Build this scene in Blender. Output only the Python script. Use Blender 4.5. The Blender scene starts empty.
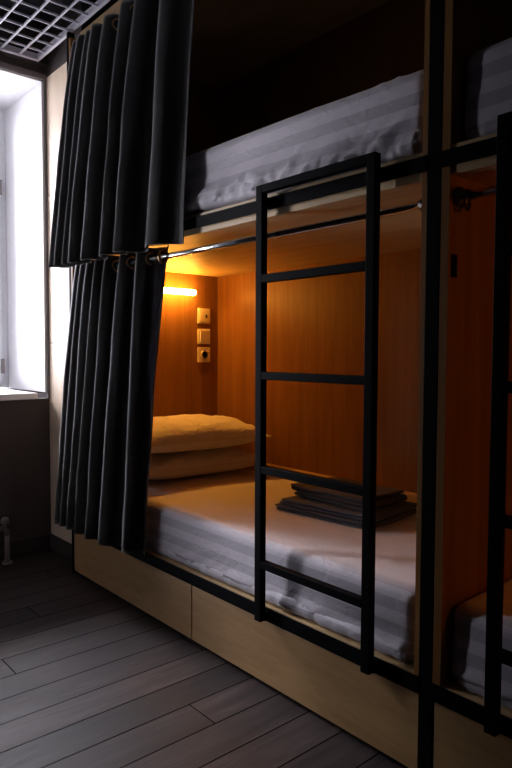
import bpy, bmesh, math, random
from mathutils import Vector, noise, Matrix
random.seed(4)
S = bpy.context.scene
COL = S.collection
PI = math.pi

# ------------------------------------------------------------------ materials
def mat(name):
    m = bpy.data.materials.new(name); m.use_nodes = True
    nt = m.node_tree
    return m, nt, nt.nodes, nt.links, nt.nodes['Principled BSDF']

def coords(n, l, scale, kind='Object', rot=(0, 0, 0)):
    tc = n.new('ShaderNodeTexCoord'); mp = n.new('ShaderNodeMapping')
    mp.inputs['Scale'].default_value = scale; mp.inputs['Rotation'].default_value = rot
    l.new(tc.outputs[kind], mp.inputs['Vector'])
    return mp.outputs['Vector']

def ramp(n, l, fac, stops):
    r = n.new('ShaderNodeValToRGB')
    el = r.color_ramp.elements
    while len(el) < len(stops): el.new(0.5)
    for e, (p, c) in zip(el, stops):
        e.position = p; e.color = (*c, 1)
    l.new(fac, r.inputs['Fac'])
    return r.outputs['Color']

def noise_tex(n, l, vec, scale, detail=4, rough=.5, dist=0):
    t = n.new('ShaderNodeTexNoise'); t.inputs['Scale'].default_value = scale
    t.inputs['Detail'].default_value = detail; t.inputs['Roughness'].default_value = rough
    t.inputs['Distortion'].default_value = dist
    l.new(vec, t.inputs['Vector'])
    return t.outputs['Fac']

def bump(n, l, fac, bsdf, strength=.2, dist=.002):
    b = n.new('ShaderNodeBump'); b.inputs['Strength'].default_value = strength
    b.inputs['Distance'].default_value = dist
    l.new(fac, b.inputs['Height']); l.new(b.outputs['Normal'], bsdf.inputs['Normal'])

def plain(name, col, rough=.5, metal=0, vary=.08, scale=30):
    m, nt, n, l, b = mat(name)
    v = noise_tex(n, l, coords(n, l, (1, 1, 1)), scale)
    lo = tuple(c * (1 - vary) for c in col); hi = tuple(min(1, c * (1 + vary)) for c in col)
    l.new(ramp(n, l, v, [(.3, lo), (.7, hi)]), b.inputs['Base Color'])
    b.inputs['Roughness'].default_value = rough; b.inputs['Metallic'].default_value = metal
    bump(n, l, v, b, .05)
    return m

def wood(name, lo, hi, scale, rough=.45, grain=1.0):
    """scale: small along the grain, large across it"""
    m, nt, n, l, b = mat(name)
    v = coords(n, l, scale)
    a = noise_tex(n, l, v, 1.0, 8, .6, .6 * grain)
    v2 = coords(n, l, tuple(s * 6 for s in scale))
    f = noise_tex(n, l, v2, 1.0, 4, .7, .2)
    mx = n.new('ShaderNodeMath'); mx.operation = 'MULTIPLY_ADD'
    l.new(f, mx.inputs[0]); mx.inputs[1].default_value = .45
    l.new(a, mx.inputs[2])
    l.new(ramp(n, l, mx.outputs[0], [(.5, lo), (.95, hi)]), b.inputs['Base Color'])
    b.inputs['Roughness'].default_value = rough
    bump(n, l, mx.outputs[0], b, .08, .001)
    return m

M = {}
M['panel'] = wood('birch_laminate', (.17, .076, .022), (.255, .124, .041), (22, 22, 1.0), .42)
M['ply'] = wood('plywood', (.44, .29, .14), (.60, .42, .22), (1.5, 20, 20), .5)
M['edge'] = wood('panel_edge', (.48, .32, .15), (.62, .44, .22), (30, 30, 2), .5)
M['drawer'] = wood('oak_drawer_front', (.26, .142, .052), (.38, .228, .095), (2.2, 12, 13), .5, 1.6)
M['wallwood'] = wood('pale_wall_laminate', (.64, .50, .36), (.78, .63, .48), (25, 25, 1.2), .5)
M['black'] = plain('black_powder_coat', (.0045, .005, .006), .5)
M['black'].node_tree.nodes['Principled BSDF'].inputs['Specular IOR Level'].default_value = .02
M['panel'].node_tree.nodes['Principled BSDF'].inputs['Specular IOR Level'].default_value = .15
M['chrome'] = plain('chrome_steel', (.86, .87, .90), .13, 1.0, .02)
M['brass'] = plain('bronze_eyelet', (.38, .22, .11), .28, 1.0, .05)
M['darkmetal'] = plain('dark_bracket_metal', (.12, .11, .11), .3, 1.0, .05)
M['wallpaint'] = plain('dark_taupe_paint', (.060, .047, .045), .8, 0, .06, 8)
M['roompaint'] = plain('dark_room_paint', (.035, .031, .030), .8, 0, .05, 5)
M['white'] = plain('white_reveal_paint', (.82, .82, .84), .6, 0, .02)
M['upvc'] = plain('white_window_plastic', (.84, .84, .87), .3, 0, .02)
M['trimgrey'] = plain('grey_brown_trim', (.17, .15, .15), .6)
M['grid'] = plain('pale_grey_metal_grid', (.60, .59, .66), .4, 0, .03)
M['void'] = plain('black_ceiling_void', (.008, .008, .012), .9)
M['plate'] = plain('ivory_plastic', (.74, .66, .52), .35, 0, .02)
M['socket_dark'] = plain('dark_socket_hole', (.03, .025, .02), .5)
M['pipe'] = plain('enamel_pipe', (.26, .22, .205), .4)
M['skirt'] = plain('dark_skirting', (.035, .027, .025), .6)

def fabric(name, col, rough=.9, weave=900, sheen=.3, fuzz=.12):
    m, nt, n, l, b = mat(name)
    v = coords(n, l, (1, 1, 1))
    a = noise_tex(n, l, v, 60, 5)
    w = noise_tex(n, l, v, weave, 2)
    lo = tuple(c * (1 - fuzz) for c in col); hi = tuple(c * (1 + fuzz) for c in col)
    l.new(ramp(n, l, a, [(.3, lo), (.7, hi)]), b.inputs['Base Color'])
    b.inputs['Roughness'].default_value = rough
    b.inputs['Sheen Weight'].default_value = sheen
    b.inputs['Sheen Roughness'].default_value = .5
    bump(n, l, w, b, .25, .001)
    return m
M['curtain'] = fabric('charcoal_curtain_cloth', (.017, .0155, .016), .8, 700, .55)
M['curtain'].node_tree.nodes['Principled BSDF'].inputs['Specular IOR Level'].default_value = .15
M['towel_grey'] = fabric('slate_grey_terry', (.050, .046, .058), .95, 500, .08, .2)
M['towel_brown'] = fabric('dark_brown_terry', (.036, .021, .018), .95, 500, .08, .2)
M['pillow'] = fabric('white_pillow_cotton', (.78, .74, .70), .85, 800, .15, .04)
_m = M['pillow']; _n = _m.node_tree.nodes; _l = _m.node_tree.links; _b = _n['Principled BSDF']
_w = noise_tex(_n, _l, coords(_n, _l, (1, 1, 1)), 9, 4, .55, 1.6)
bump(_n, _l, _w, _b, .7, .03)
M['piping'] = fabric('pillow_piping_cotton', (.78, .74, .70), .8, 800, .1, .03)

def sheet():
    m, nt, n, l, b = mat('satin_stripe_sheet')
    tc = n.new('ShaderNodeTexCoord'); sp = n.new('ShaderNodeSeparateXYZ')
    l.new(tc.outputs['UV'], sp.inputs[0])
    mu = n.new('ShaderNodeMath'); mu.operation = 'MULTIPLY'; mu.inputs[1].default_value = 1 / .068
    l.new(sp.outputs['Y'], mu.inputs[0])
    fr = n.new('ShaderNodeMath'); fr.operation = 'FRACT'; l.new(mu.outputs[0], fr.inputs[0])
    c = ramp(n, l, fr.outputs[0], [(.0, (.54, .505, .56)), (.03, (.385, .36, .41)), (.5, (.385, .36, .41)), (.53, (.54, .505, .56)), (1, (.54, .505, .56))])
    # top paler, stripes faded: viewing angle and brighter light put into the colour
    mr = n.new('ShaderNodeMapRange'); mr.inputs['From Min'].default_value = .20; mr.inputs['From Max'].default_value = .26
    l.new(sp.outputs['Y'], mr.inputs['Value'])
    mr.inputs['To Min'].default_value = 0; mr.inputs['To Max'].default_value = .85
    mix = n.new('ShaderNodeMix'); mix.data_type = 'RGBA'; l.new(mr.outputs['Result'], mix.inputs['Factor'])
    l.new(c, mix.inputs['A']); mix.inputs['B'].default_value = (.72, .67, .69, 1)
    l.new(mix.outputs['Result'], b.inputs['Base Color'])
    r = ramp(n, l, fr.outputs[0], [(.0, (.7,) * 3), (.03, (.5,) * 3), (.5, (.5,) * 3), (.53, (.7,) * 3)])
    l.new(r, b.inputs['Roughness'])
    v = coords(n, l, (1, 1, 1))
    w = noise_tex(n, l, v, 28, 5, .55, 1.2)
    bump(n, l, w, b, .45, .007)
    b.inputs['Sheen Weight'].default_value = .1
    return m
M['sheet'] = sheet()

def floor_mat():
    m, nt, n, l, b = mat('dark_plank_floor')
    W = .1365; OFF = .96
    tc = n.new('ShaderNodeTexCoord'); sp = n.new('ShaderNodeSeparateXYZ')
    l.new(tc.outputs['Object'], sp.inputs[0])
    def math_(op, a, bb=None):
        k = n.new('ShaderNodeMath'); k.operation = op
        for i, x in enumerate((a, bb)):
            if x is None: continue
            if isinstance(x, (int, float)): k.inputs[i].default_value = x
            else: l.new(x, k.inputs[i])
        return k.outputs[0]
    u = math_('DIVIDE', math_('SUBTRACT', sp.outputs['X'], OFF), W)
    idx = math_('FLOOR', u); fr = math_('FRACT', u)
    shift = math_('MULTIPLY', math_('FRACT', math_('MULTIPLY', idx, .37)), 2.3)
    vy = math_('DIVIDE', math_('ADD', sp.outputs['Y'], shift), 2.3)
    iy = math_('FLOOR', vy); fy = math_('FRACT', vy)
    # tone per plank
    wn = n.new('ShaderNodeTexWhiteNoise'); wn.noise_dimensions = '2D'
    cb = n.new('ShaderNodeCombineXYZ'); l.new(idx, cb.inputs[0]); l.new(iy, cb.inputs[1])
    l.new(cb.outputs[0], wn.inputs['Vector'])
    # grain, offset per plank
    cb2 = n.new('ShaderNodeCombineXYZ')
    l.new(math_('MULTIPLY', sp.outputs['X'], 26), cb2.inputs[0])
    l.new(math_('MULTIPLY', sp.outputs['Y'], 2.2), cb2.inputs[1])
    l.new(math_('MULTIPLY', wn.outputs['Value'], 40), cb2.inputs[2])
    g = noise_tex(n, l, cb2.outputs[0], 1, 8, .62, 1.0)
    cb3 = n.new('ShaderNodeCombineXYZ')
    l.new(math_('MULTIPLY', sp.outputs['X'], 6), cb3.inputs[0])
    l.new(math_('MULTIPLY', sp.outputs['Y'], 2.0), cb3.inputs[1]); l.new(wn.outputs['Value'], cb3.inputs[2])
    big = noise_tex(n, l, cb3.outputs[0], 1, 3)
    tone = math_('ADD', math_('ADD', math_('MULTIPLY', g, .55), math_('MULTIPLY', big, .25)), math_('MULTIPLY', wn.outputs['Value'], .16))
    c = ramp(n, l, tone, [(.34, (.010, .0062, .006)), (.5, (.028, .019, .018)), (.66, (.066, .046, .043))])
    gap = math_('MAXIMUM', math_('GREATER_THAN', math_('ABSOLUTE', math_('SUBTRACT', fr, .5)), .484),
                math_('GREATER_THAN', math_('ABSOLUTE', math_('SUBTRACT', fy, .5)), .4992))
    mix = n.new('ShaderNodeMix'); mix.data_type = 'RGBA'
    l.new(gap, mix.inputs['Factor']); l.new(c, mix.inputs['A']); mix.inputs['B'].default_value = (.004, .003, .003, 1)
    l.new(mix.outputs['Result'], b.inputs['Base Color'])
    b.inputs['Roughness'].default_value = .42
    l.new(math_('MULTIPLY', math_('SUBTRACT', 1.0, gap), .22), b.inputs['Specular IOR Level'])
    rr = math_('ADD', math_('MULTIPLY', g, .30), .42)
    l.new(rr, b.inputs['Roughness'])
    hgt = math_('SUBTRACT', math_('MULTIPLY', g, .5), gap)
    bump(n, l, hgt, b, .7, .003)
    return m
M['floor'] = floor_mat()

def emit(name, col, strength):
    m = bpy.data.materials.new(name); m.use_nodes = True
    n = m.node_tree.nodes; l = m.node_tree.links
    n.clear()
    e = n.new('ShaderNodeEmission'); e.inputs['Color'].default_value = (*col, 1); e.inputs['Strength'].default_value = strength
    o = n.new('ShaderNodeOutputMaterial'); l.new(e.outputs[0], o.inputs['Surface'])
    return m
LAMP = (1.0, .40, .050)
M['glow'] = emit('warm_tube_glow', LAMP, 104)
M['glow_dim'] = emit('dim_amber_tube_glow', (1.0, .34, .045), 46)

def glass():
    m = bpy.data.materials.new('window_glass'); m.use_nodes = True
    n = m.node_tree.nodes; l = m.node_tree.links; n.clear()
    t = n.new('ShaderNodeBsdfTransparent'); g = n.new('ShaderNodeBsdfGlossy'); g.inputs['Roughness'].default_value = .02
    f = n.new('ShaderNodeFresnel'); f.inputs['IOR'].default_value = 1.45
    mx = n.new('ShaderNodeMixShader'); o = n.new('ShaderNodeOutputMaterial')
    l.new(f.outputs[0], mx.inputs[0]); l.new(t.outputs[0], mx.inputs[1]); l.new(g.outputs[0], mx.inputs[2]); l.new(mx.outputs[0], o.inputs[0])
    return m
M['glass'] = glass()

# ------------------------------------------------------------------ helpers
def link(name, bm, m, parent=None, smooth=False, bevel=0, mods=None):
    me = bpy.data.meshes.new(name); bm.to_mesh(me); bm.free()
    if smooth:
        for p in me.polygons: p.use_smooth = True
    o = bpy.data.objects.new(name, me); COL.objects.link(o)
    me.materials.append(M[m] if isinstance(m, str) else m)
    if parent: o.parent = parent
    if bevel:
        b = o.modifiers.new('bevel', 'BEVEL'); b.width = bevel; b.segments = 2; b.limit_method = 'ANGLE'
    return o

def box(bm, x0, x1, y0, y1, z0, z1):
    vs = [bm.verts.new((x, y, z)) for x in (x0, x1) for y in (y0, y1) for z in (z0, z1)]
    for f in ((0, 1, 3, 2), (4, 6, 7, 5), (0, 4, 5, 1), (2, 3, 7, 6), (0, 2, 6, 4), (1, 5, 7, 3)):
        bm.faces.new([vs[i] for i in f])
    return vs

def bx(name, m, parent, *dims, bevel=0):
    bm = bmesh.new(); box(bm, *dims)
    bmesh.ops.recalc_face_normals(bm, faces=bm.faces)
    return link(name, bm, m, parent, bevel=bevel)

def boxes(name, m, parent, lst, bevel=0):
    bm = bmesh.new()
    for d in lst: box(bm, *d)
    bmesh.ops.recalc_face_normals(bm, faces=bm.faces)
    return link(name, bm, m, parent, bevel=bevel)

def tube_bm(bm, pts, r, seg=16, caps=True, radii=None):
    pts = [Vector(p) for p in pts]; rings = []
    for i, p in enumerate(pts):
        d = (pts[min(i + 1, len(pts) - 1)] - pts[max(i - 1, 0)]).normalized()
        ref = Vector((0, 0, 1)) if abs(d.z) < .9 else Vector((1, 0, 0))
        a = d.cross(ref).normalized(); b = d.cross(a).normalized()
        rr = radii[i] if radii else r
        rings.append([bm.verts.new(p + rr * (math.cos(t) * a + math.sin(t) * b)) for t in [2 * PI * k / seg for k in range(seg)]])
    for A, B in zip(rings, rings[1:]):
        for k in range(seg): bm.faces.new((A[k], A[(k + 1) % seg], B[(k + 1) % seg], B[k]))
    if caps:
        bm.faces.new(rings[0]); bm.faces.new(rings[-1][::-1])

def tube(name, m, parent, pts, r, seg=16, radii=None):
    bm = bmesh.new(); tube_bm(bm, pts, r, seg, True, radii)
    bmesh.ops.recalc_face_normals(bm, faces=bm.faces)
    return link(name, bm, m, parent, smooth=True)

def torus(name, m, parent, c, R, r, axis='X', tilt=0):
    bm = bmesh.new(); A, B = 28, 10; g = []
    for i in range(A):
        t = 2 * PI * i / A; row = []
        for j in range(B):
            p = 2 * PI * j / B
            q = (R + r * math.cos(p))
            v = Vector((r * 1.3 * math.sin(p), q * math.cos(t), q * math.sin(t)))
            if axis == 'Y': v = Vector((v.y, v.x, v.z))
            v = Matrix.Rotation(tilt, 3, 'Z') @ v
            row.append(bm.verts.new(v + Vector(c)))
        g.append(row)
    for i in range(A):
        for j in range(B):
            bm.faces.new((g[i][j], g[(i + 1) % A][j], g[(i + 1) % A][(j + 1) % B], g[i][(j + 1) % B]))
    bmesh.ops.recalc_face_normals(bm, faces=bm.faces)
    return link(name, bm, m, parent, smooth=True)

def thing(name, label, cat, loc=(0, 0, 0), group=None):
    o = bpy.data.objects.new(name, None); COL.objects.link(o)
    o.empty_display_size = .1
    o['label'] = label; o['category'] = cat
    if group: o['group'] = group
    o.location = loc
    return o

def settle(root):
    """keep the children where they were modelled although the Empty sits at the thing's base"""
    inv = Matrix.Translation(-Vector(root.location))
    for ch in root.children: ch.matrix_parent_inverse = inv

def struct(o):
    o['kind'] = 'structure'
    return o

# ------------------------------------------------------------------ setting
CEIL = 2.66
XL, YF, XR, YB = -.47, -2.95, 4.35, .95
struct(bx('floor', 'floor', None, -1.1, XR, YF, YB, -.05, 0))
ceil_ = struct(bx('ceiling', 'void', None, -1.1, XR, YF, YB, 2.86, 2.92))
g = []
x = -.405
while x < XR - .05:
    g.append((x - .0025, x + .0025, -.755 if .44 < x < .81 else -1.59 if .8 < x < 2.2 else -2.2, .012, CEIL, CEIL + .010)); x += .0985
y = .012
while y > -1.55:
    g.append((-.41, XR, y - .0038, y + .0038, CEIL + .0005, CEIL + .0095)); y -= .0950
g.append((-.425, -.405, YF, .014, CEIL - .002, CEIL + .03))
g.append((-.425, XR, .008, .022, CEIL - .002, CEIL + .03))
boxes('ceiling_grid', 'grid', ceil_, g)
bx('ceiling_border', 'skirt', ceil_, XL, -.426, YF, .08, CEIL - .004, CEIL + .05)
# far wall openings: the window, and one for the added door
WZ0, WZ1 = .885, 2.59
WINS = [(-.58, .068), (-2.65, -1.02)]
DZ0 = .06
struct(boxes('wall_left', 'wallpaint', None, [
    (-1.10, XL, -.80, YB, 0, WZ0 - .035), (-1.10, XL, -.80, YB, WZ1, 2.86),
    (-1.10, XL, -.80, WINS[0][0], WZ0 - .035, WZ1), (-1.10, XL, WINS[0][1], YB, WZ0 - .035, WZ1),
    (-.62, XL, YF, -.80, WZ1, 2.86), (-.62, XL, WINS[1][1], -.80, 0, WZ1), (-.62, XL, YF, WINS[1][0], 0, WZ1), (-.62, XL, WINS[1][0], WINS[1][1], 0, DZ0)]))
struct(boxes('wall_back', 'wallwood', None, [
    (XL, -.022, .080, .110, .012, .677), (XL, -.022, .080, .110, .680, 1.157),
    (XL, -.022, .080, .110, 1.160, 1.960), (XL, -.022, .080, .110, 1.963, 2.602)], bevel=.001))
struct(bx('trim_1', 'skirt', None, XL, -.022, .078, .110, 2.602, 2.86))
struct(bx('wall_rear', 'wallpaint', None, XL, XR, .93, YB, 0, 2.86))
struct(bx('wall_right', 'roompaint', None, XR, XR + .05, YF, YB, 0, 2.92))
struct(bx('wall_front', 'roompaint', None, -1.1, XR, YF - .05, YF, 0, 2.92))
struct(boxes('added_shade_pier', 'roompaint', None, [(.45, .80, YF, -.765, 0, CEIL - .005), (.80, 2.2, YF, -1.60, 0, CEIL - .005)]))  # unseen pier, added to keep window and door light off the right side
struct(bx('baseboard_back', 'skirt', None, XL, -.022, .066, .080, 0, .085))
struct(bx('baseboard_left', 'skirt', None, XL, XL + .014, -1.0, .066, 0, .085))
# white reveal lining, grey-brown casing and the windows themselves
def ring4(x0, x1, y0, y1, z0, z1, w):
    return [(x0, x1, y0, y0 + w, z0, z1), (x0, x1, y1 - w, y1, z0, z1), (x0, x1, y0 + w, y1 - w, z0, z0 + w), (x0, x1, y0 + w, y1 - w, z1 - w, z1)]
WY0, WY1 = WINS[0]
struct(boxes('trim_2', 'white', None, [
    (-1.10, XL - .001, WY1 - .012, WY1, WZ0, WZ1), (-1.10, XL - .001, WY0, WY0 + .012, WZ0, WZ1),
    (-1.10, XL - .001, WY0, WY1, WZ1 - .012, WZ1)]))
struct(boxes('trim_3', 'trimgrey', None, [
    (XL, XL + .010, WY1, WY1 + .0115, WZ0 - .035, WZ1 + .028), (XL, XL + .010, WY0 - .022, WY0, WZ0 - .035, WZ1 + .028),
    (XL, XL + .010, WY0, WY1, WZ1, WZ1 + .028)]))
win = bpy.data.objects.new('window_1', None); COL.objects.link(win); struct(win); win.location = (-1.04, (WY0 + WY1) / 2, WZ0)
bx('window_sill', 'white', win, -1.06, XL + .035, WY0 + .001, WY1 - .067, WZ0 - .034, WZ0, bevel=.004)
iy0, iy1 = WY0 + .012, WY1 - .012
boxes('window_frame', 'upvc', win, ring4(-1.09, -1.03, iy0, iy1, WZ0, WZ1 - .012, .045), bevel=.004)
a, b_ = iy0 + .04, iy1 - .04
boxes('window_sash', 'upvc', win, ring4(-1.075, -1.012, a, b_, WZ0 + .04, WZ1 - .052, .055), bevel=.005)
bx('window_pane', 'glass', win, -1.050, -1.046, a + .053, b_ - .053, WZ0 + .093, WZ1 - .105)
for zz in (WZ0 + .09, 2.06): bx('window_hinge', 'pipe', win, -1.012, -.998, b_ - .012, b_ + .006, zz, zz + .09)
settle(win)
# unseen glazed door, added further along this wall for more frontal daylight
WY0, WY1 = WINS[1]
win = bpy.data.objects.new('added_door_1', None); COL.objects.link(win); struct(win); win.location = (-.55, (WY0 + WY1) / 2, DZ0)
boxes('added_door_frame', 'upvc', win, ring4(-.60, -.50, WY0, WY1, DZ0, WZ1, .045), bevel=.004)
for k in range(2):
    a = WY0 + .04 + (WY1 - WY0 - .08) * k / 2; b_ = WY0 + .04 + (WY1 - WY0 - .08) * (k + 1) / 2
    boxes('added_door_leaf', 'upvc', win, ring4(-.58, -.52, a, b_, DZ0 + .04, WZ1 - .04, .06), bevel=.005)
    bx('added_door_pane', 'glass', win, -.552, -.548, a + .058, b_ - .058, DZ0 + .098, WZ1 - .098)
settle(win)

# sky beyond the window
W = bpy.data.worlds.new('overcast_sky'); S.world = W; W.use_nodes = True
nt = W.node_tree
bg = nt.nodes['Background']; bg.inputs['Color'].default_value = (.92, .905, 1.0, 1); 
_n, _l = nt.nodes, nt.links                       # overcast sky, darker towards the built-up horizon
_tc = _n.new('ShaderNodeTexCoord'); _sp = _n.new('ShaderNodeSeparateXYZ'); _l.new(_tc.outputs['Generated'], _sp.inputs[0])
_mr = _n.new('ShaderNodeMapRange'); _mr.interpolation_type = 'SMOOTHSTEP'
_mr.inputs['From Min'].default_value = .28; _mr.inputs['From Max'].default_value = .85
_mr.inputs['To Min'].default_value = 23.0; _mr.inputs['To Max'].default_value = 150.0
_l.new(_sp.outputs['Z'], _mr.inputs['Value']); _l.new(_mr.outputs['Result'], bg.inputs['Strength'])
for (WY0, WY1), PX, PZ in zip(WINS, (-1.115, -.635), (WZ0, DZ0)):
    pl = bpy.data.lights.new('window_portal', 'AREA'); pl.shape = 'RECTANGLE'; pl.size = WZ1 - PZ; pl.size_y = WY1 - WY0
    pl.cycles.is_portal = True
    po = bpy.data.objects.new('window_portal', pl); COL.objects.link(po)
    po.location = (PX, (WY0 + WY1) / 2, (PZ + WZ1) / 2); po.rotation_euler = (0, -PI / 2, 0)

# radiator pipe with its valve under the window
rp = thing('radiator_pipe', 'pale enamelled radiator pipe with a valve below the window', 'pipe', (-.36, -.20, 0))
tube('riser', 'pipe', rp, [(-.36, -.205, 0), (-.36, -.205, .16)], .013)
tube('elbow', 'pipe', rp, [(-.36, -.205, .15), (-.36, -.207, .175), (-.36, -.222, .190), (-.36, -.26, .192), (-.36, -.42, .192)], .014)
tube('valve_head', 'pipe', rp, [(-.36, -.215, .195), (-.36, -.215, .212), (-.36, -.215, .216), (-.36, -.215, .240), (-.36, -.215, .246)], .02, 20, [.010, .010, .021, .019, .012])
tube('floor_collar', 'pipe', rp, [(-.36, -.205, 0), (-.36, -.205, .012)], .027, 20)
settle(rp)

# ------------------------------------------------------------------ bunk beds
D = .89            # inside depth
ZR0, ZR1 = .229, .275      # lower rail
ZU0, ZU1 = 1.566, 1.606    # upper rail
def bunk(x0, x1, label, drawers, left_post, right_post, inner0, inner1):
    t = thing('bunk_bed', label, 'bunk bed', (x0, 0, 0), 'box bunk beds')
    for px0, px1 in (left_post, right_post):
        if px0 is not None: bx('post', 'black', t, px0, px1, -.003, .030, 0, CEIL - .005, bevel=.002)
    rx0 = left_post[1] if left_post[1] is not None else x0
    rx1 = right_post[0] if right_post[0] is not None else x1
    bx('rail', 'black', t, rx0, rx1, -.007, -.0025, ZR0, ZR1, bevel=.002)
    bx('rail', 'black', t, rx0, rx1, -.007, -.0025, ZU0, ZU1, bevel=.002)
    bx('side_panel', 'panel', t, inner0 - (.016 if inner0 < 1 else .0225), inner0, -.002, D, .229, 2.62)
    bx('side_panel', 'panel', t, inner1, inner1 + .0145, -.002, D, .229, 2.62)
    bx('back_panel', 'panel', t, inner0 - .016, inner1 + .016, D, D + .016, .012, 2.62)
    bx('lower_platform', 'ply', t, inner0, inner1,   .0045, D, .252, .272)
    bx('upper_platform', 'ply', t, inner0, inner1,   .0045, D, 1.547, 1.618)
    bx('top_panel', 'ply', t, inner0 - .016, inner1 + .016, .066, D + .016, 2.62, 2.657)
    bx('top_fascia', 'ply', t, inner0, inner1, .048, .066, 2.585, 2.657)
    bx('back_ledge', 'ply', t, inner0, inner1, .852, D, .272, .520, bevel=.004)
    for a, b_ in drawers:
        bx('drawer', 'drawer', t, a, b_, .0, .019, .014, ZR0 - .003, bevel=.0012)
    bx('plinth', 'skirt', t, inner0, inner1, .024, .06, 0, .235)
    settle(t)
    return t
IA0, IA1 = .018, 2.032
IB0, IB1 = 2.111, 4.10
bunk(0, 2.09, 'wooden box bunk bed with the lit sleeping alcove, charcoal curtains and two drawer fronts', [(.002, 1.0190), (1.0245, 2.048)], (-.022, 0), (2.047, 2.088), IA0, IA1)
b2 = bunk(2.093, 4.14, 'wooden box bunk bed at the right edge beyond the black post, mostly cut off', [(2.094, 3.10), (3.103, 4.10)], (None, 2.089), (4.118, 4.158), IB0, IB1)
# small dark catch and screw hole on the second bunk's left side panel
bx('catch', 'black', b2, 2.1095, 2.114, .010, .034, 1.300, 1.356, bevel=.001).matrix_parent_inverse = Matrix.Translation((-2.093, 0, 0))
tube('screw_hole', 'socket_dark', b2, [(2.1095, .018, 1.408), (2.111, .018, 1.408)], .005, 12).matrix_parent_inverse = Matrix.Translation((-2.093, 0, 0))

# ------------------------------------------------------------------ ladders
def ladder(x0, x1, label):
    t = thing('bunk_ladder', label, 'ladder', (x0, -.035, .24), 'bunk ladders')
    yc, h = -.0345, .0125
    zb, zt = .240, 1.637
    for x in (x0, x1):
        bx('stile', 'black', t, x - .0145, x + .0145, yc - h, yc + h, zb, zt, bevel=.002)
        for zz in (.252, 1.586): bx('mounting_tab', 'black', t, x - h, x + h, yc + h, -.0072, zz - .015, zz + .015)
    for z in (1.6245, 1.345, 1.039, .738, .429):
        bx('rung', 'black', t, x0 + .0145, x1 - .0145, yc - h, yc + h, z - h, z + h, bevel=.002)
    settle(t)
    return t
ladder(1.457, 1.903, 'black steel ladder standing in front of the lit alcove')
ladder(2.270, 2.70, 'black steel ladder cut off by the right edge of the picture')

# ------------------------------------------------------------------ curtain rods
def rod(x0, x1, z, label, ring=False):
    t = thing('curtain_rod', label, 'curtain rod', (x0, .04, z), 'curtain rods')
    tube('pole', 'chrome', t, [(x0 + .004, .04, z), (x1 - .004, .04, z)], .0115, 20)
    for x, s in ((x0, 1), (x1, -1)):
        tube('flange', 'darkmetal', t, [(x, .04, z), (x + s * .006, .04, z), (x + s * .007, .04, z), (x + s * .03, .04, z)], .02, 20, [.026, .026, .017, .016])
    if ring: torus('hanging_ring', 'darkmetal', t, (x0 + .024, .04, z - .012), .022, .003, 'X', .3)
    settle(t)
    return t
ZRL, ZRT = 1.497, 2.545
rod(IA0, IA1, ZRL, 'chrome curtain rod across the top of the lit lower alcove')
rod(IA0, IA1, ZRT, 'chrome curtain rod near the ceiling carrying the upper curtain')
rod(IB0, IB1, ZRL, 'dark chrome curtain rod at the right edge with a round flange', True)
rod(IB0, IB1, ZRT, 'curtain rod of the upper right bunk near the ceiling')

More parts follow.
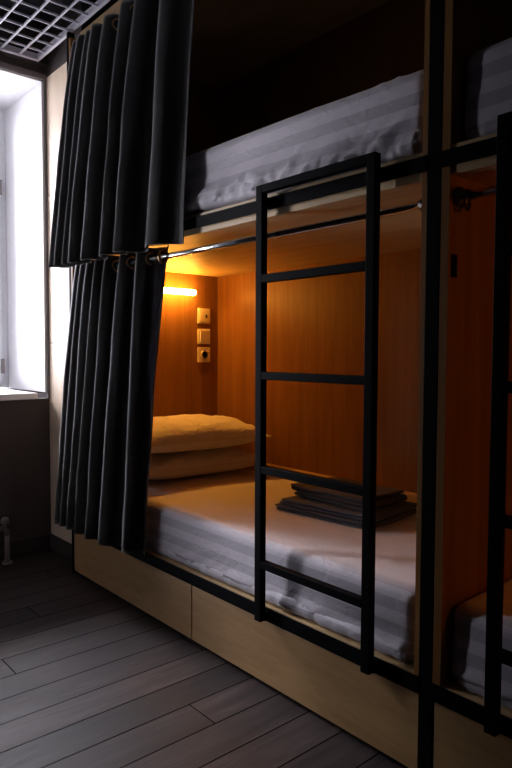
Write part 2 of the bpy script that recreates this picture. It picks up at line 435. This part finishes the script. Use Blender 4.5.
# ------------------------------------------------------------------ curtains
def curtain(name_label, top, bot, z_top, z_rod, z_bot, ym_top, ym_bot, A0, A1, seed, tuck_y, power=.8):
    t = thing('curtain', name_label, 'curtain', (top[0], ym_bot, z_bot), 'charcoal bunk curtains')
    SEG, NV = 14, 56
    n = len(top) - 1                       # last entry is the free right edge
    rng = random.Random(seed)
    amp = [rng.uniform(.85, 1.12) for _ in range(n + 1)]
    def keys(lst, lead):
        ks = [(lst[0] - lead, .22)]          # (x, phase) : phase 0 = ridge towards the room, 1 = valley
        for i in range(n):
            ks.append((lst[i], 0.0))
            if i < n - 1: ks.append(((lst[i] * .42 + lst[i + 1] * .58), 1.0))
        ks.append((lst[-2] * .28 + lst[-1] * .72, 1.0))
        ks.append((lst[-1], .62))
        return ks
    kt, kb = keys(top, .036), keys(bot, .018)
    bm = bmesh.new(); grid = []
    for j in range(NV + 1):
        v = j / NV; z = z_top + (z_bot - z_top) * v
        e = v ** power
        row = []
        for i in range(len(kt) - 1):
            for s in range(SEG + (1 if i == len(kt) - 2 else 0)):
                u = s / SEG
                xa = kt[i][0] + (kt[i + 1][0] - kt[i][0]) * u
                xb = kb[i][0] + (kb[i + 1][0] - kb[i][0]) * u
                ph = kt[i][1] + (kt[i + 1][1] - kt[i][1]) * u
                x = xa + (xb - xa) * e
                A = (A0 + (A1 - A0) * e) * amp[i // 2]
                c = 1 - 2 * (math.sqrt(ph * ph + .0036) - .06) ** .82 / .955
                tuck = max(0, min(1, (i + u - (len(kt) - 5)) / 4)); tuck = tuck * tuck * (3 - 2 * tuck)
                ym = ym_top + ((ym_bot * (1 - tuck) + tuck_y * tuck) - ym_top) * e
                A *= 1 - .45 * tuck * e
                sp = abs(kt[i + 1][0] - kt[i][0])
                sg = 1 if kt[i + 1][1] > kt[i][1] else -1
                x += sg * .012 * math.sin(2 * PI * ph) * (1 if sp > .03 else .5)
                wob = noise.noise((x * 5 + seed, z * 1.6, seed * 3.1)) * .016 * min(1, v * 3)
                wob2 = noise.noise((x * 14 + seed, z * 5, 7.7)) * .004 * min(1, v * 3)
                dz = noise.noise((x * 6, seed, 1)) * .008 * v
                row.append(bm.verts.new((x + wob, ym - A * c + wob2, z + dz)))
        grid.append(row)
    for a, b_ in zip(grid, grid[1:]):
        for k in range(len(a) - 1): bm.faces.new((a[k], a[k + 1], b_[k + 1], b_[k]))
    bmesh.ops.recalc_face_normals(bm, faces=bm.faces)
    o = link('cloth', bm, 'curtain', t, smooth=True)
    sd = o.modifiers.new('thickness', 'SOLIDIFY'); sd.thickness = .003; sd.offset = 0
    # eyelets where the cloth crosses the rod
    for i in range(1, len(kt) - 1):
        va = (z_top - z_rod) / (z_top - z_bot); e = va ** power
        xm = (kt[i][0] + kt[i + 1][0]) / 2 if i < len(kt) - 2 else kt[i][0] * .35 + kt[i + 1][0] * .65
        xm2 = (kb[i][0] + kb[i + 1][0]) / 2 if i < len(kt) - 2 else kb[i][0] * .35 + kb[i + 1][0] * .65
        sg = 1 if kt[i + 1][1] > kt[i][1] else -1
        torus('eyelet', 'brass', t, (xm + (xm2 - xm) * e, .04, z_rod), .0240, .0055, 'X', -sg * .35)
    settle(t)
    return t
curtain('lower charcoal curtain gathered at the left, hanging over the bottom rail and drawers',
        [.060, .112, .17, .26, .354, .485, .625, .785], [.030, .085, .160, .255, .365, .470, .645, .715],
        1.543, ZRL, .275, .036, -.075, .036, .040, 3, -.036)
curtain('upper charcoal curtain hanging from the ceiling rod in front of the top bunk',
        [.060, .125, .19, .26, .365, .52, .665, .84, .985], [.020, .100, .165, .245, .360, .535, .660, .875, 1.025],
        2.590, ZRT, 1.512, .036, -.088, .042, .042, 8, -.050)

# ------------------------------------------------------------------ mattresses
def rounded_block(x0, x1, y0, y1, z0, z1, r, nx, ny, nz):
    bm = bmesh.new(); uvl = bm.loops.layers.uv.new('UVMap')
    hx, hy, hz = (x1 - x0) / 2, (y1 - y0) / 2, (z1 - z0) / 2
    C = Vector(((x0 + x1) / 2, (y0 + y1) / 2, (z0 + z1) / 2))
    def mp(p):
        q = Vector((max(-hx + r, min(hx - r, p.x)), max(-hy + r, min(hy - r, p.y)), max(-hz + r, min(hz - r, p.z))))
        d = p - q
        if d.length > 1e-9: d = d.normalized() * r
        return C + q + d
    cache = {}
    def vert(p):
        k = (round(p.x, 5), round(p.y, 5), round(p.z, 5))
        if k not in cache: cache[k] = bm.verts.new(mp(p))
        return cache[k]
    def lin(h, n):   # finer steps near the rounded rim
        a = [-h + 2 * h * i / n for i in range(n + 1)]
        b_ = [-h + r * i / 4 for i in range(1, 4)]
        return sorted(set([round(t, 5) for t in a + b_ + [-t for t in b_]]))
    X, Y, Z = lin(hx, nx), lin(hy, ny), lin(hz, nz)
    def side(U, V, fn, uv):
        for i in range(len(U) - 1):
            for j in range(len(V) - 1):
                ps = [fn(U[i], V[j]), fn(U[i + 1], V[j]), fn(U[i + 1], V[j + 1]), fn(U[i], V[j + 1])]
                vs = [vert(p) for p in ps]
                if len(set(vs)) < 4: continue
                try: f = bm.faces.new(vs)
                except ValueError: continue
                for lp, p in zip(f.loops, ps): lp[uvl].uv = uv(p)
    side(X, Z, lambda a, b_: Vector((a, -hy, b_)), lambda p: (p.x, p.z + hz))
    side(X, Y, lambda a, b_: Vector((a, b_, hz)), lambda p: (p.x, p.y + hy + 2 * hz))
    side(X, Z, lambda a, b_: Vector((a, hy, b_)), lambda p: (p.x, 2 * hy + 3 * hz - p.z))
    side(X, Y, lambda a, b_: Vector((a, b_, -hz)), lambda p: (p.x, p.y))
    side(Y, Z, lambda a, b_: Vector((-hx, a, b_)), lambda p: (p.y, p.z + hz))
    side(Y, Z, lambda a, b_: Vector((hx, a, b_)), lambda p: (p.y, p.z + hz))
    bmesh.ops.recalc_face_normals(bm, faces=bm.faces)
    return bm

def ridged(p): return 1 - abs(noise.noise(p)) * 2.2

def mattress(label, x0, x1, z0, z1, seed, slack=1.0, crown=.006, sag=None, r=.034):
    y0, y1 = .026, .848
    t = thing('mattress', label, 'mattress', ((x0 + x1) / 2, (y0 + y1) / 2, z0), 'mattresses in striped sheets')
    bm = rounded_block(x0, x1, y0, y1, z0, z1, r, 150, 44, 16)
    bm.normal_update()
    H = z1 - z0
    for v in bm.verts:
        p = v.co.copy(); nrm = v.normal.copy()
        hfrac = (p.z - z0) / H
        d = 0
        top = max(0, nrm.z); front = max(0, -nrm.y)
        # broad softness of the foam
        d += .004 * noise.noise((p.x * 2.2 + seed, p.y * 3, p.z * 3))
        # top creases near the right-hand end
        endw = max(0, 1 - (x1 - p.x) / .55)
        q = Vector((p.x * 7 + p.y * 9 + seed, p.y * 2 - p.x * 2, seed))
        d += top * endw * .0065 * max(0, ridged(q)) ** 3
        # side of the sheet: diagonal pulls low down
        low = max(0, 1 - hfrac / .68); low = low * low * (3 - 2 * low)
        q = Vector((p.x * 4.5 - p.z * 13 + seed, p.z * 2 + p.x * 1.0, seed * 2))
        d += front * slack * .016 * low * max(0, ridged(q)) ** 2
        q3 = Vector((p.x * 13 - p.z * 20 + seed, p.z * 4 + p.x * 2.0, seed))
        d += front * slack * .011 * low * max(0, ridged(q3)) ** 2
        q2 = Vector((p.x * 42 + seed, p.z * 12, p.y * 4))
        d += front * slack * .006 * max(0, low - .45) * 1.8 * (noise.noise(q2))
        if nrm.z > -.2 and hfrac > .04: v.co += nrm * d
        # gentle crown across the width
        fy = (p.y - y0) / (y1 - y0); fx = (p.x - x0) / (x1 - x0)
        v.co.z += crown * 4 * fy * (1 - fy) * hfrac
        if sag: v.co.z += sag(fx) * hfrac
        ylim = -.017 if slack > 1 else .004
        if v.co.y < ylim: v.co.y = ylim
        v.co.x = min(max(v.co.x, x0 - .002), x1 + .002)
    bm.normal_update()
    link('fitted_sheet', bm, 'sheet', t, smooth=True)
    # crumpled elastic edge of the sheet along the bottom front
    bm = bmesh.new(); uvl = bm.loops.layers.uv.new('UVMap')
    N = 260; rows = []
    prof = [(.000, .060), (-.010, .046), (-.016, .026), (-.012, .010), (.000, .003), (.012, .004)]
    for i in range(N + 1):
        x = x0 + .03 + (x1 - x0 - .06) * i / N; row = []
        w = .5 + .5 * noise.noise((x * 5 + seed, 3, seed)); w *= slack if slack > 1 else .15 + .75 * max(0, min(1, (x - x0 - 1.1) / .3))
        for k, (dy, dz) in enumerate(prof):
            ru = noise.noise((x * 30 + seed, k * .55, 2)) * .006 + noise.noise((x * 75, k * .9, seed)) * .0025
            row.append(bm.verts.new((x + ru * .6, y0 + .006 + dy * (.6 + w) + ru * (1 if k else .2), z0 + max(.002, dz * (.7 + .6 * w) + (ru * .8 if 0 < k < 4 else 0)))))
        rows.append(row)
    for a, b_ in zip(rows, rows[1:]):
        for k in range(len(prof) - 1):
            f = bm.faces.new((a[k], b_[k], b_[k + 1], a[k + 1]))
            for lp in f.loops: lp[uvl].uv = (lp.vert.co.x, lp.vert.co.z - z0)
    bmesh.ops.recalc_face_normals(bm, faces=bm.faces)
    o = link('sheet_hem', bm, 'sheet', t, smooth=True)
    sd = o.modifiers.new('thickness', 'SOLIDIFY'); sd.thickness = .003
    settle(t)
    return t
mattress('mattress in a lavender striped sheet on the lit lower bunk', .024, 2.026, .273, .483, 1.3, .35)
mattress('mattress in a rumpled lavender striped sheet on the top bunk', .024, 2.026, 1.619, 1.858, 5.1, 1.9, .004, lambda f: .006 * math.sin(f * 3) - .020 * max(0, f - .5))
mattress('mattress at the right edge, lower bunk, with a rounded striped end', 2.114, 4.09, .273, .483, 9.4, .6, r=.036)
mattress('mattress at the top right corner with a rounded striped end', 2.119, 4.09, 1.621, 1.842, 12.7, .6, .004, r=.034)

# ------------------------------------------------------------------ pillows
def pillow(label, c, sx, sy, h, rz, seed, flat=.55, ex=.55):
    t = thing('pillow', label, 'pillow', (c[0], c[1], c[2]), 'stacked white pillows')
    N = 44; bm = bmesh.new(); R = Matrix.Rotation(rz, 3, 'Z')
    def P(u, v, s):
        pinch_u = 1 - .07 * (1 - v * v); pinch_v = 1 - .05 * (1 - u * u)
        x = u * sx / 2 * pinch_u; y = v * sy / 2 * pinch_v
        k = max(0, (1 - abs(u) ** 2.6)) ** ex * max(0, (1 - abs(v) ** 3.2)) ** ex
        wr = noise.noise((u * 2.2 + seed, v * 2.6, s)) * .014 * k
        q = ridged((u * 3.2 + seed + v * 1.2, v * 2.1 - u, s + seed))
        wr += .022 * max(0, q) ** 2 * k * (.35 + .65 * (abs(u) ** 2 + abs(v) ** 2) / 2)
        zt = h * k
        z = (h * flat + zt * (1 - flat) + wr) if s > 0 else (h * flat - zt * flat)
        return Vector((x, y, max(z, .001)))
    top, bot = {}, {}
    for i in range(N + 1):
        for j in range(N + 1):
            u, v = math.sin((2 * i / N - 1) * PI / 2), math.sin((2 * j / N - 1) * PI / 2)
            top[i, j] = bm.verts.new(R @ P(u, v, 1))
            bot[i, j] = top[i, j] if i in (0, N) or j in (0, N) else bm.verts.new(R @ P(u, v, -1))
    for i in range(N):
        for j in range(N):
            bm.faces.new((top[i, j], top[i + 1, j], top[i + 1, j + 1], top[i, j + 1]))
            f = (bot[i, j], bot[i, j + 1], bot[i + 1, j + 1], bot[i + 1, j])
            try: bm.faces.new(f)
            except ValueError: pass
    rim = [top[i, 0].co.copy() for i in range(N)] + [top[N, j].co.copy() for j in range(N)] + [top[i, N].co.copy() for i in range(N, 0, -1)] + [top[0, j].co.copy() for j in range(N, 0, -1)]
    bmesh.ops.recalc_face_normals(bm, faces=bm.faces)
    link('pillow_cover', bm, 'pillow', t, smooth=True)
    bm = bmesh.new(); tube_bm(bm, rim + [rim[0]], .006, 8, False)
    bmesh.ops.recalc_face_normals(bm, faces=bm.faces)
    link('piping', bm, 'piping', t, smooth=True)
    return t
pillow('lower of the two stacked pillows on the lit bunk', (.275, .475, .491), .46, .70, .122, -.06, 2.2, .5, .36)
pillow('upper of the two stacked pillows, plump with a pointed corner', (.300, .460, .620), .48, .74, .160, -.10, 6.6, .40, .48)

# ------------------------------------------------------------------ folded towels
def towel(label, m, c, w, d, layers, th, rz, seed, shear=0, lean=0, lump=.004):
    """serpentine sheet of `layers` thicknesses, folds at the two x ends, extruded along y"""
    t = thing('folded_towel', label, 'towel', c, 'folded towels on the lit bunk')
    path = []
    for k in range(layers):
        zc = th * (k + .5)
        s = 1 if k % 2 == 0 else -1
        inset = random.Random(seed + k).uniform(0, .010)
        for q in range(15):
            u = -1 + 2 * q / 14
            path.append((s * u * (w / 2 - inset), zc))
        if k < layers - 1:
            for q in range(1, 6):
                a = -PI / 2 + PI * q / 6
                path.append((s * (w / 2 - inset + th * .5 * math.cos(a)), zc + th / 2 + th / 2 * math.sin(a)))
    bm = bmesh.new(); NY = 20; rows = []
    R = Matrix.Rotation(rz, 3, 'Z')
    for j in range(NY + 1):
        y = -d / 2 + d * j / NY; row = []
        for i, (px, pz) in enumerate(path):
            k = pz / th
            yy = y + noise.noise((k * 1.7 + seed, px * 4, 3)) * .010 * (abs(y) / (d / 2)) + shear * k
            zz = pz + noise.noise((px * 7 + seed, y * 7, 0)) * lump * min(1, k / 1.2) + lean * (px / w + .5) * k / layers
            row.append(bm.verts.new(R @ Vector((px + noise.noise((y * 6, k, seed)) * .005, yy, max(zz, th * .36)))))
        rows.append(row)
    for a, b_ in zip(rows, rows[1:]):
        for k in range(len(a) - 1): bm.faces.new((a[k], a[k + 1], b_[k + 1], b_[k]))
    bmesh.ops.recalc_face_normals(bm, faces=bm.faces)
    o = link('terry_cloth', bm, m, t, smooth=True)
    sd = o.modifiers.new('thickness', 'SOLIDIFY'); sd.thickness = th * .72; sd.offset = 0
    sb = o.modifiers.new('soft', 'SUBSURF'); sb.levels = 1; sb.render_levels = 1
    return t
TX, TY, TZ = 1.345, .500, .4905
towel('bottom slate grey towel of the folded stack on the mattress', 'towel_grey', (TX, TY, TZ), .45, .33, 2, .0125, .08, 11)
towel('slate grey towel in the middle of the folded stack', 'towel_grey', (TX + .01, TY + .004, TZ + .0255), .435, .32, 2, .0120, .10, 21)
towel('dark brown towel folded thick on top of the stack', 'towel_brown', (TX + .002, TY + .020, TZ + .0505), .37, .26, 3, .0155, .02, 37, 0, 0, .010)

# ------------------------------------------------------------------ tube lamp and wall plates
def lamp(x, y0, y1, z, sgn, label, glow='glow'):
    t = thing('tube_lamp', label, 'lamp', (x, (y0 + y1) / 2, z), 'tube lamps')
    r = .0165; xc = x + sgn * .046
    bx('backplate', 'plate', t, min(x, x + sgn * .008), max(x, x + sgn * .031), y0 + .03, y1 - .04, z - .007, z + .007, bevel=.002)
    n = 8
    pts = [(xc, y0 + r * (1 - math.cos(PI / 2 * k / n)), z) for k in range(n + 1)] + [(xc, y1 - r * (1 - math.cos(PI / 2 * k / n)), z) for k in range(n, -1, -1)]
    rad = [max(.002, r * math.sin(PI / 2 * k / n)) for k in range(n + 1)] + [max(.002, r * math.sin(PI / 2 * k / n)) for k in range(n, -1, -1)]
    tube('glowing_tube', glow, t, pts, r, 20, rad)
    settle(t)
    return t
lamp(IA0, .24, .704, 1.441, 1, 'glowing warm tube lamp on the alcove end wall above the pillows')
lamp(IB1, .24, .752, 1.441, -1, 'warm tube lamp on the end wall of the right bunk', 'glow_dim')

def wall_plate(label, name, z, kind):
    y = .788; s = .043
    t = thing(name, label, 'socket' if kind != 'switch' else 'switch', (IA0, y, z), 'wall plates')
    bx('cover_plate', 'plate', t, IA0, IA0 + .009, y - s, y + s, z - s, z + s, bevel=.003)
    X = IA0 + .009
    if kind == 'data':
        bx('insert', 'plate', t, X, X + .003, y - .030, y + .030, z - .030, z + .030, bevel=.001)
        bx('jack', 'socket_dark', t, X + .003, X + .0045, y + .006, y + .018, z - .012, z + .008)
    elif kind == 'switch':
        bm = bmesh.new(); vs = box(bm, X, X + .005, y - .032, y + .032, z - .032, z + .032)
        for v in vs:
            if v.co.z > z and v.co.x > X + .001: v.co.x += .005
        bmesh.ops.recalc_face_normals(bm, faces=bm.faces)
        link('rocker', bm, 'plate', t, bevel=.0015)
    else:
        bm = bmesh.new()
        tube_bm(bm, [(X, y, z), (X + .006, y, z), (X + .006, y, z), (X + .001, y, z)], .02, 28, True, [.026, .026, .021, .019])
        bmesh.ops.recalc_face_normals(bm, faces=bm.faces)
        link('socket_well', bm, 'plate', t)
        tube('well_floor', 'socket_dark', t, [(X + .001, y, z), (X + .0018, y, z)], .0185, 24)
        for q in (.016, -.016): bx('earth_clip', 'chrome', t, X + .001, X + .005, y - .003, y + .003, z + q - .003, z + q + .003)
        for dy in (-.0095, .0095):
            tube('pin_hole', 'void', t, [(X + .0018, y + dy, z), (X + .0022, y + dy, z)], .003, 10)
    settle(t)
wall_plate('top wall plate with a small dark jack, below the tube lamp', 'wall_jack', 1.317, 'data')
wall_plate('middle wall plate, a plain ivory light switch', 'light_switch', 1.201, 'switch')
wall_plate('bottom wall plate with a round power socket', 'power_socket', 1.097, 'power')

# ------------------------------------------------------------------ camera
cam = bpy.data.cameras.new('camera'); co = bpy.data.objects.new('camera', cam); COL.objects.link(co)
f, Cx, Cy, Cz, yaw, pit, rol = 642.07, 3.0013, -1.3879, 1.1145, math.radians(40.7935), math.radians(2.8682), math.radians(.2391)
fw = Vector((-math.cos(yaw) * math.cos(pit), math.sin(yaw) * math.cos(pit), -math.sin(pit)))
r_ = fw.cross(Vector((0, 0, 1))).normalized(); u_ = r_.cross(fw)
r2 = r_ * math.cos(rol) + u_ * math.sin(rol); u2 = -r_ * math.sin(rol) + u_ * math.cos(rol)
mw = Matrix((r2, u2, -fw)).transposed().to_4x4(); mw.translation = (Cx, Cy, Cz)
co.matrix_world = mw
cam.sensor_fit = 'VERTICAL'; cam.sensor_height = 36; cam.sensor_width = 24
cam.lens = f / 768 * 36; cam.clip_start = .05
S.camera = co

S.view_settings.view_transform = 'Standard'; S.view_settings.look = 'None'
S.view_settings.gamma = 1; S.view_settings.exposure = 0
S.view_settings.use_curve_mapping = False
S.cycles.max_bounces = 10; S.cycles.diffuse_bounces = 6; S.cycles.use_denoising = True
S.cycles.sample_clamp_indirect = 4
